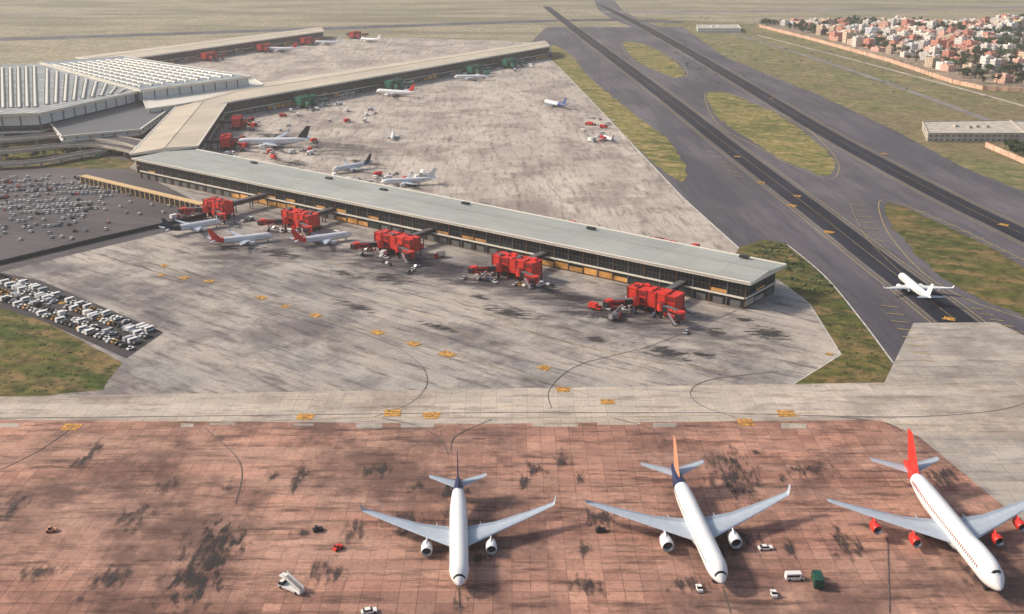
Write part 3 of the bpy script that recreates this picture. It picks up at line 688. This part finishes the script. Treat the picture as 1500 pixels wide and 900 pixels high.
# ---------------------------------------------------------------- jet bridges
def jetbridge(x,y,ang,red=True,y0=17,W=24):
    e=empty("jet_bridge",(x,y,0),ang); mb=MB()
    D=8; ll=y0-D/2
    mb.box(0,ll/2,5.2,3.4,ll-.1,3.0,2); mb.box(0,ll/2,6.3,3.5,ll-1,1.0,3)
    for s_ in (-1,1):
        for yy in (.35,.75): mb.cyl((s_*1.3,ll*yy,0),(s_*1.3,ll*yy,5.2),.35,.35,8,2)
    mb.box(0,y0,4.0,W,D,7.2,0,top=0)
    for i in range(6):
        X=-W/2+i*W/5
        for s_ in (-1,1): mb.box(X,y0+s_*(D/2+.12),0,.6,.5,11.6,1)
    for zz in (3.7,7.4,10.9):
        for s_ in (-1,1): mb.box(0,y0+s_*(D/2+.1),zz,W+.5,.4,.5,0)
        for s_ in (-1,1): mb.box(s_*(W/2+.1),y0,zz,.4,D,.5,0)
    for i in range(5):
        X=-W/2+(i+.5)*W/5
        mb.box(X,y0+D/2+.06,4.6,3.8,.15,2.6,1 if i%2 else 0); mb.box(X,y0+D/2+.06,8.2,3.6,.15,2.2,0 if i%3 else 1)
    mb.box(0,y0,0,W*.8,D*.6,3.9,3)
    for i in range(7): mb.box(U(-W*.42,W*.42),y0+U(-2.5,2.5),11.22,U(1.5,4),U(1.2,2.5),U(.4,1.3),random.choice([0,0,1,2]))
    for i in range(3): mb.box((-.3+.3*i)*W,y0,11.21,.4,D,.5,1)
    for s_,sp,la_ in ((-1,1.25,0),(1,.75,0)):
        rx,ry=s_*W*.27,y0+D/2+2.7
        mb.cyl((rx,ry,4.3),(rx,ry,7.9),2.1,2.1,14,0); mb.cyl((rx,ry,7.9),(rx,ry,8.5),2.2,.8,14,1); mb.cyl((rx,ry,0),(rx,ry,4.3),.7,.7,8,3)
        d=Vector((s_*math.sin(sp),math.cos(sp),0)); n=Vector((-d.y,d.x,0)); a_=math.atan2(d.y,d.x)
        c1=Vector((rx,ry,0))+d*4.2; mb.box(c1.x,c1.y,4.7,5.6,2.5,2.5,3,a_); mb.box(c1.x,c1.y,7.21,5.6,2.5,.2,2,a_)
        c2=Vector((rx,ry,0))+d*9; mb.box(c2.x,c2.y,4.4,6.5,3.0,2.9,0,a_); mb.box(c2.x,c2.y,5.2,6,3.1,1.2,3,a_); mb.box(c2.x,c2.y,7.31,6,2.2,.2,2,a_)
        for q in range(3):
            cc=Vector((rx,ry,0))+d*(6.4+q*2.4); mb.box(cc.x,cc.y,4.3,.3,3.3,3.2,1,a_)
        cb=Vector((rx,ry,0))+d*13; mb.cyl((cb.x,cb.y,4.2),(cb.x,cb.y,7.7),1.9,1.9,12,0); cd=cb+Vector((0,2.0,0)); mb.box(cd.x,cd.y,4.3,3.2,2.6,3.1,1,0); mb.box(cd.x,cd.y+1.35,4.6,3,.3,2.4,3,0)
        w0=Vector((rx,ry,0))+d*10
        for t in (-1,1):
            q=w0+n*t*1.6; mb.box(q.x,q.y,.8,.5,.5,3.7,1,a_); mb.cyl(tuple(q+n*.35+Vector((0,0,.7))),tuple(q-n*.35+Vector((0,0,.7))),.7,.7,10,4)
        mb.box(w0.x,w0.y,1.2,1.0,3.4,.5,3,a_)
        s0=Vector((rx,ry,0))+d*12+n*s_*2.2
        mb.beam(tuple(s0+Vector((0,0,.1))),tuple(s0-d*5+Vector((0,0,4.4))),1.0,.35,2)
        mb.beam(tuple(s0+Vector((0,0,1.1))),tuple(s0-d*5+Vector((0,0,5.4))),1.2,.12,5)
    mb.obj("bridge_structure",[m_redp if red else m_green,m_redd if red else m_greend,m_grayp,m_dark,m_tyre,m_white],e)
dd=(A1-A0);dd.z=0;dd.normalize();nn=Vector((dd.y,-dd.x,0)); ja=math.atan2(nn.y,nn.x)-math.pi/2
gse=MB()
def gatefix(u,v,W=24):
    q=P(u,v,8); q.z=0; A_=Vector((A0.x,A0.y,0)); s_=(q-A_).dot(dd); off=(q-A_).dot(nn); base=A_+dd*s_-nn*3; jetbridge(base.x,base.y,ja,True,y0=off+3,W=W)
    for i in range(12):
        p=base+dd*U(-26,30)+nn*U(off-12,off+24); k_=R_(); a_=random.choice([ja,ja+1.57,ja+3.14,ja-1.57])+U(-.4,.4)
        if k_<.35: tug(gse,p.x,p.y,a_,random.choice([0,3,2,10]))
        elif k_<.6: truck(gse,p.x,p.y,a_,random.choice([0,3,3]),6.5,bc=random.choice([0,8,3]))
        elif k_<.8: van(gse,p.x,p.y,a_,0)
        else: car(gse,p.x,p.y,a_,random.choice([0,1]))
for u,v,W in ((960,434,26),(757,386,26),(582,352,27),(440,318,24),(320,301,19)): gatefix(u,v,W)
nb_=-nn; jb=math.atan2(nb_.y,nb_.x)-math.pi/2
for u,v in ((965,345),(785,312)):
    q=P(u,v,z); s_=(q-A0).dot(dd); base=A0+dd*s_+nb_*36; jetbridge(base.x,base.y,jb,W=16,y0=13)
ld=(D1-D0);ld.z=0;ld.normalize();ln=Vector((ld.y,-ld.x,0)); la=math.atan2(ln.y,ln.x)-math.pi/2
for t in (.3,.75):
    q=D0.lerp(D1,t)-ln*3; jetbridge(q.x,q.y,la,W=20)
fd=(G1-G0);fd.z=0;fd.normalize();fn_=Vector((fd.y,-fd.x,0)); fa=math.atan2(fn_.y,fn_.x)-math.pi/2
for t in (.17,.4,.66,.79):
    q=G0.lerp(G1,t)-fn_*3; jetbridge(q.x,q.y,fa,red=False)
    for i in range(9):
        p=q+fd*U(-35,35)+fn_*U(8,50); random.choice([lambda:tug(gse,p.x,p.y,U(0,6)),lambda:truck(gse,p.x,p.y,U(0,6),0),lambda:van(gse,p.x,p.y,U(0,6))])()
S0=P(160,92,z);S1=P(475,46,z);sd=(S1-S0);sd.z=0;sd.normalize();sn=Vector((sd.y,-sd.x,0));sa_=math.atan2(sn.y,sn.x)-math.pi/2
for t in (.36,.62,.85):
    q=S0.lerp(S1,t)-sn*3; jetbridge(q.x,q.y,sa_)
q=P(508,56); jetbridge(q.x,q.y,sa_)
for i in range(70):
    u,v=random.choice([(U(330,470),U(172,235)),(U(400,560),U(150,180)),(U(330,420),U(225,240)),(U(440,640),U(255,275)),(U(850,900),U(170,210))])
    p=P(u,v); random.choice([lambda:tug(gse,p.x,p.y,U(0,6)),lambda:truck(gse,p.x,p.y,U(0,6),0),lambda:van(gse,p.x,p.y,U(0,6)),lambda:truck(gse,p.x,p.y,U(0,6),3)])()
gse.obj("ground_support_vehicles",VM)
# ---------------------------------------------------------------- airliners
FS=[(0,.02,-.3),(.004,.16,-.29),(.010,.30,-.26),(.018,.43,-.22),(.026,.54,-.17),(.034,.64,-.12),(.046,.76,-.08),(.06,.86,-.04),(.08,.95,-.01),(.105,1,0),(.16,1,0),(.3,1,0),(.45,1,0),(.6,1,0),(.66,.985,.01),(.72,.93,.06),(.78,.83,.15),(.84,.69,.27),(.90,.51,.41),(.95,.34,.52),(.985,.2,.6),(1,.08,.64)]
SEC=[(0,0),(.04,.35),(.15,.55),(.4,.62),(.74,.33),(1,.03),(.74,-.1),(.4,-.32),(.12,-.35)]
def airliner(nose,tail,L,span,R,fin,rear=None,eng=None,engines=2,hump=False,zn=4,zt=6,rear_s=.86,arch=None,winglet=True,wingm=None,es=1.0):
    a=P(*nose,zn);b=P(*tail,zt); d=Vector((a.x-b.x,a.y-b.y,0)).normalized()
    e=empty("airliner",(a.x,a.y,.32),math.atan2(d.y,d.x))
    hc=R+L*.034; N=24; rear=rear or m_acw; eng=eng or m_acw; s2=span/2
    mb=MB();rings=[]
    for s_,r,zo in FS:
        rr=r*R; rings.append([(-s_*L,rr*math.sin(2*math.pi*j/N),hc+zo*R+rr*math.cos(2*math.pi*j/N)*(1.03)) for j in range(N)])
    def mf(i,j):
        s_=(FS[i][0]+FS[i+1][0])/2; an=min(j+.5,N-j-.5)*360/N
        if .026<s_<.034 and an<75 and not hump: return 3
        if s_>rear_s and an<150: return 1
        if an>128: return 2
        return 0
    mb.loft(rings,mf=mf)
    mb.loft([[(-L*x,yy*R*k_,hc-.62*R+zz*R*k_*.75) for yy,zz in ((0,.7),(.8,.5),(1.05,0),(.8,-.5),(0,-.68),(-.8,-.5),(-1.05,0),(-.8,.5))] for x,k_ in ((.30,.3),(.34,.9),(.4,1.08),(.5,1.08),(.56,.85),(.61,.3))],2)
    if hump:
        mb.loft([[(-L*x,R*k_*.80*math.sin(2*math.pi*j/16),hc+R*zz+R*k_*.72*math.cos(2*math.pi*j/16)) for j in range(16)] for x,k_,zz in ((.03,.1,.35),(.045,.45,.42),(.054,.62,.48),(.085,.88,.56),(.12,.97,.6),(.2,1,.6),(.25,.97,.55),(.3,.8,.5),(.34,.5,.42))],mf=lambda i,j:3 if (i==1 and (j<4 or j>11)) else 0)
    mb.obj("fuselage",[m_acw,rear,m_belly,m_dark],e,smooth=True)
    mb=MB()
    for side in (-1,1):
        x=.12*L; idx=0
        while x<.80*L:
            an=math.radians(74); rr=R*1.006
            f=1 if x<.62*L else 1-(x/L-.62)*.55
            lift=(0 if x<.62*L else (x/L-.62)*R*.9)
            def wq(x0,x1,z0,z1,k_,mi):
                q=[]
                for X,dz in ((x0,z0),(x1,z0),(x1,z1),(x0,z1)):
                    cz=max(-1,min(1,(math.cos(an)*rr*f+dz)/(rr*f*1.03))); q.append((-X,side*rr*f*k_*math.sqrt(1-cz*cz),hc+lift+cz*rr*f*1.03*k_))
                mb.poly(q,mi)
            wq(x,x+.42,-.2,.28,1.004,0)
            if arch: wq(x-.18,x+.6,.34,.62,1.004,1)
            if idx%14==2: wq(x-.75,x-.69,-.9,1.0,1.003,2); wq(x-.05+.6,x+.61,-.9,1.0,1.003,2)
            x+=1.1; idx+=1
    mb.obj("cabin_windows",[m_dark,arch or m_dark,m_grayp],e)
    def surf(mb,st,side,vert=False,m0=0,m1=1):
        rings=[]
        for (y,xl,c,z_,th) in st:
            r=[]
            if vert:
                for sx,sz in ((0,0),(.12,.42),(.4,.5),(.74,.28),(1,0),(.74,-.28),(.4,-.5),(.12,-.42)): r.append((-(xl+sx*c),sz*th*c,y))
            else:
                for sx,sz in SEC: r.append((-(xl+sx*c),side*y,z_+sz*th*c))
            rings.append(r)
        mb.loft(rings,mf=lambda i,j:(m1 if j in (4,5) else m0))
    mb=MB(); zw=hc-.55*R; tg=math.tan(math.radians(5.5))
    x0=.325*L; sw=.60
    for side in (-1,1):
        st=[(0,x0,.215*L,zw,.13),(.12*s2,x0+sw*.12*s2,.185*L,zw+.12*s2*tg,.13),(.37*s2,x0+sw*.37*s2,.118*L,zw+.37*s2*tg,.115),(.7*s2,x0+sw*.7*s2,.074*L,zw+.7*s2*tg*1.05,.10),(.97*s2,x0+sw*.97*s2,.04*L,zw+.97*s2*tg*1.15,.09)]
        if winglet: st+=[(.985*s2,x0+sw*1.0*s2,.034*L,zw+s2*tg*1.2+.3,.09),(1.0*s2,x0+sw*1.06*s2,.018*L,zw+s2*tg*1.2+.045*s2*1.6,.08)]
        else: st+=[(1.0*s2,x0+sw*1.01*s2,.03*L,zw+s2*tg*1.15,.08)]
        surf(mb,st,side)
        for fy in (.22,.45,.62):
            xx=x0+sw*fy*s2+ (.17 if fy<.3 else .09 if fy<.5 else .07)*L; zz=zw+fy*s2*tg-.35
            mb.cyl((-xx+2.0,side*fy*s2,zz),(-xx-1.6,side*fy*s2,zz-.1),.32,.08,6,0)
    mb.obj("wings",[wingm or m_wing,m_flap],e,smooth=False)
    mb=MB(); zs=hc+.42*R
    for side in (-1,1):
        surf(mb,[(0,.872*L,.095*L,zs,.1),(.168*L,.872*L+.115*L*.95,.036*L,zs+.168*L*.11,.09)],side)
    mb.obj("tailplane",[m_wing,m_flap],e)
    mb=MB(); fh=.155*L
    surf(mb,[(hc+.55*R,.80*L,.17*L,0,.06),(hc+.95*R,.825*L,.135*L,0,.085),(hc+.95*R+fh*.55,.825*L+fh*.55*.82,.096*L,0,.085),(hc+.95*R+fh,.825*L+fh*.85,.058*L,0,.085)],1,vert=True,m0=0,m1=0)
    mb.obj("tail_fin",[fin],e)
    mb=MB()
    ys=[.315] if engines==2 else [.365,.655]
    for side in (-1,1):
        for f in ys:
            le=(.105*L if engines==2 else .078*L)*es; re=(.0285*L if engines==2 else .0215*L)*es
            y=f*s2; xl=x0+.60*y; zc=max(zw+y*tg-re*1.25,re+.5); xf=xl-le*.82
            prof=[(.16,.12,1),(.16,.80,1),(.03,.86,3),(.0,.93,3),(.03,1.0,0),(.18,1.07,0),(.5,1.05,0),(.78,.88,0),(.8,.72,2),(1.0,.5,2),(1.05,.32,2),(1.22,.05,2)]
            rings=[[(-(xf+px*le),side*y+re*pr*math.cos(2*math.pi*j/18),zc+re*pr*math.sin(2*math.pi*j/18)) for j in range(18)] for px,pr,_ in prof]
            mb.loft(rings,mf=lambda i,j:prof[i+1][2])
            mb.loft([[(-(xf+le*.25),side*y-.2,zc+re*.95),(-(xf+le*.25),side*y+.2,zc+re*.95),(-(xf+le*1.2),side*y+.2,zc+re*.6),(-(xf+le*1.2),side*y-.2,zc+re*.6)],
                     [(-(xf+le*.7),side*y-.15,zc+re*1.3),(-(xf+le*.7),side*y+.15,zc+re*1.3),(-(xf+le*1.5),side*y+.15,zc+re*1.2),(-(xf+le*1.5),side*y-.15,zc+re*1.2)]],0)
    mb.obj("engines",[eng,m_dark,m_metal,m_metal],e,smooth=True)
    mb=MB(); wr=.0095*L
    def gear(x,y,n,zt_):
        mb.cyl((x,y,wr),(x,y,zt_),.22,.28,8,1)
        for k_ in range(n):
            ox=(k_-(n-1)/2)*wr*2.3
            for s_ in (-1,1): mb.cyl((x+ox,y+s_*.35,wr),(x+ox,y+s_*.8,wr),wr,wr,12,0)
        mb.cyl((x-(n-1)*wr*1.2,y,wr),(x+(n-1)*wr*1.2+.01,y,wr),.14,.14,6,1)
    gear(-.10*L,0,1,hc-R*.8); gear(-.50*L,-.085*L,2 if L>45 else 1,hc-R*.5); gear(-.50*L,.085*L,2 if L>45 else 1,hc-R*.5)
    mb.obj("landing_gear",[m_tyre,m_metal],e)
    return e
airliner((673,858),(671,706),55,60,2.8,m_navy,m_navy,rear_s=.83,zt=7)
airliner((1058,856),(987,686),62,65,2.9,m_tan,m_navy,rear_s=.80,zt=7)
airliner((1466,864),(1338,690),67,67,3.25,m_reda,m_reda,eng=m_reda,engines=4,hump=True,zn=5,zt=8,arch=m_reda,winglet=False,rear_s=.83)
airliner((1318,404),(1371,442),40,35.5,2.0,m_acw,zn=3,zt=5,wingm=m_acw)
airliner((325,325),(254,335),37,34,2.0,m_navy,m_black,zn=3,zt=4,rear_s=.72)
airliner((401,346),(324,352),37,34,2.0,m_reda,m_reda,zn=3,zt=4,rear_s=.8)
airliner((515,344),(454,350),36,34,2.0,m_reda,m_reda,zn=3,zt=4,rear_s=.8)
airliner((346,210),(452,205),62,62,2.9,m_black,None)
airliner((487,250),(545,238),36,34,2.0,m_black,m_blue,zn=3,zt=4,rear_s=.75)
airliner((558,268),(638,262),40,36,2.0,m_acw,None,zn=3,zt=4)
airliner((575,204),(577,184),27,26,1.5,m_acw,zn=2,zt=3)
airliner((551,134),(616,136),50,48,2.6,m_reda)
airliner((665,114),(716,113),44,40,2.4,m_green,zn=3,zt=4)
airliner((798,149),(858,162),40,36,2.1,m_blue,m_blue,eng=m_blue,zn=3,zt=4,rear_s=.65)
airliner((884,200),(908,210),24,24,1.4,m_black,m_navy,zn=2,zt=3)
airliner((390,72),(440,71),50,48,2.6,m_reda)
airliner((460,62),(502,61),46,40,2.4,m_acw)
airliner((528,57),(566,58),44,40,2.3,m_acw)
print("houses",cnt)
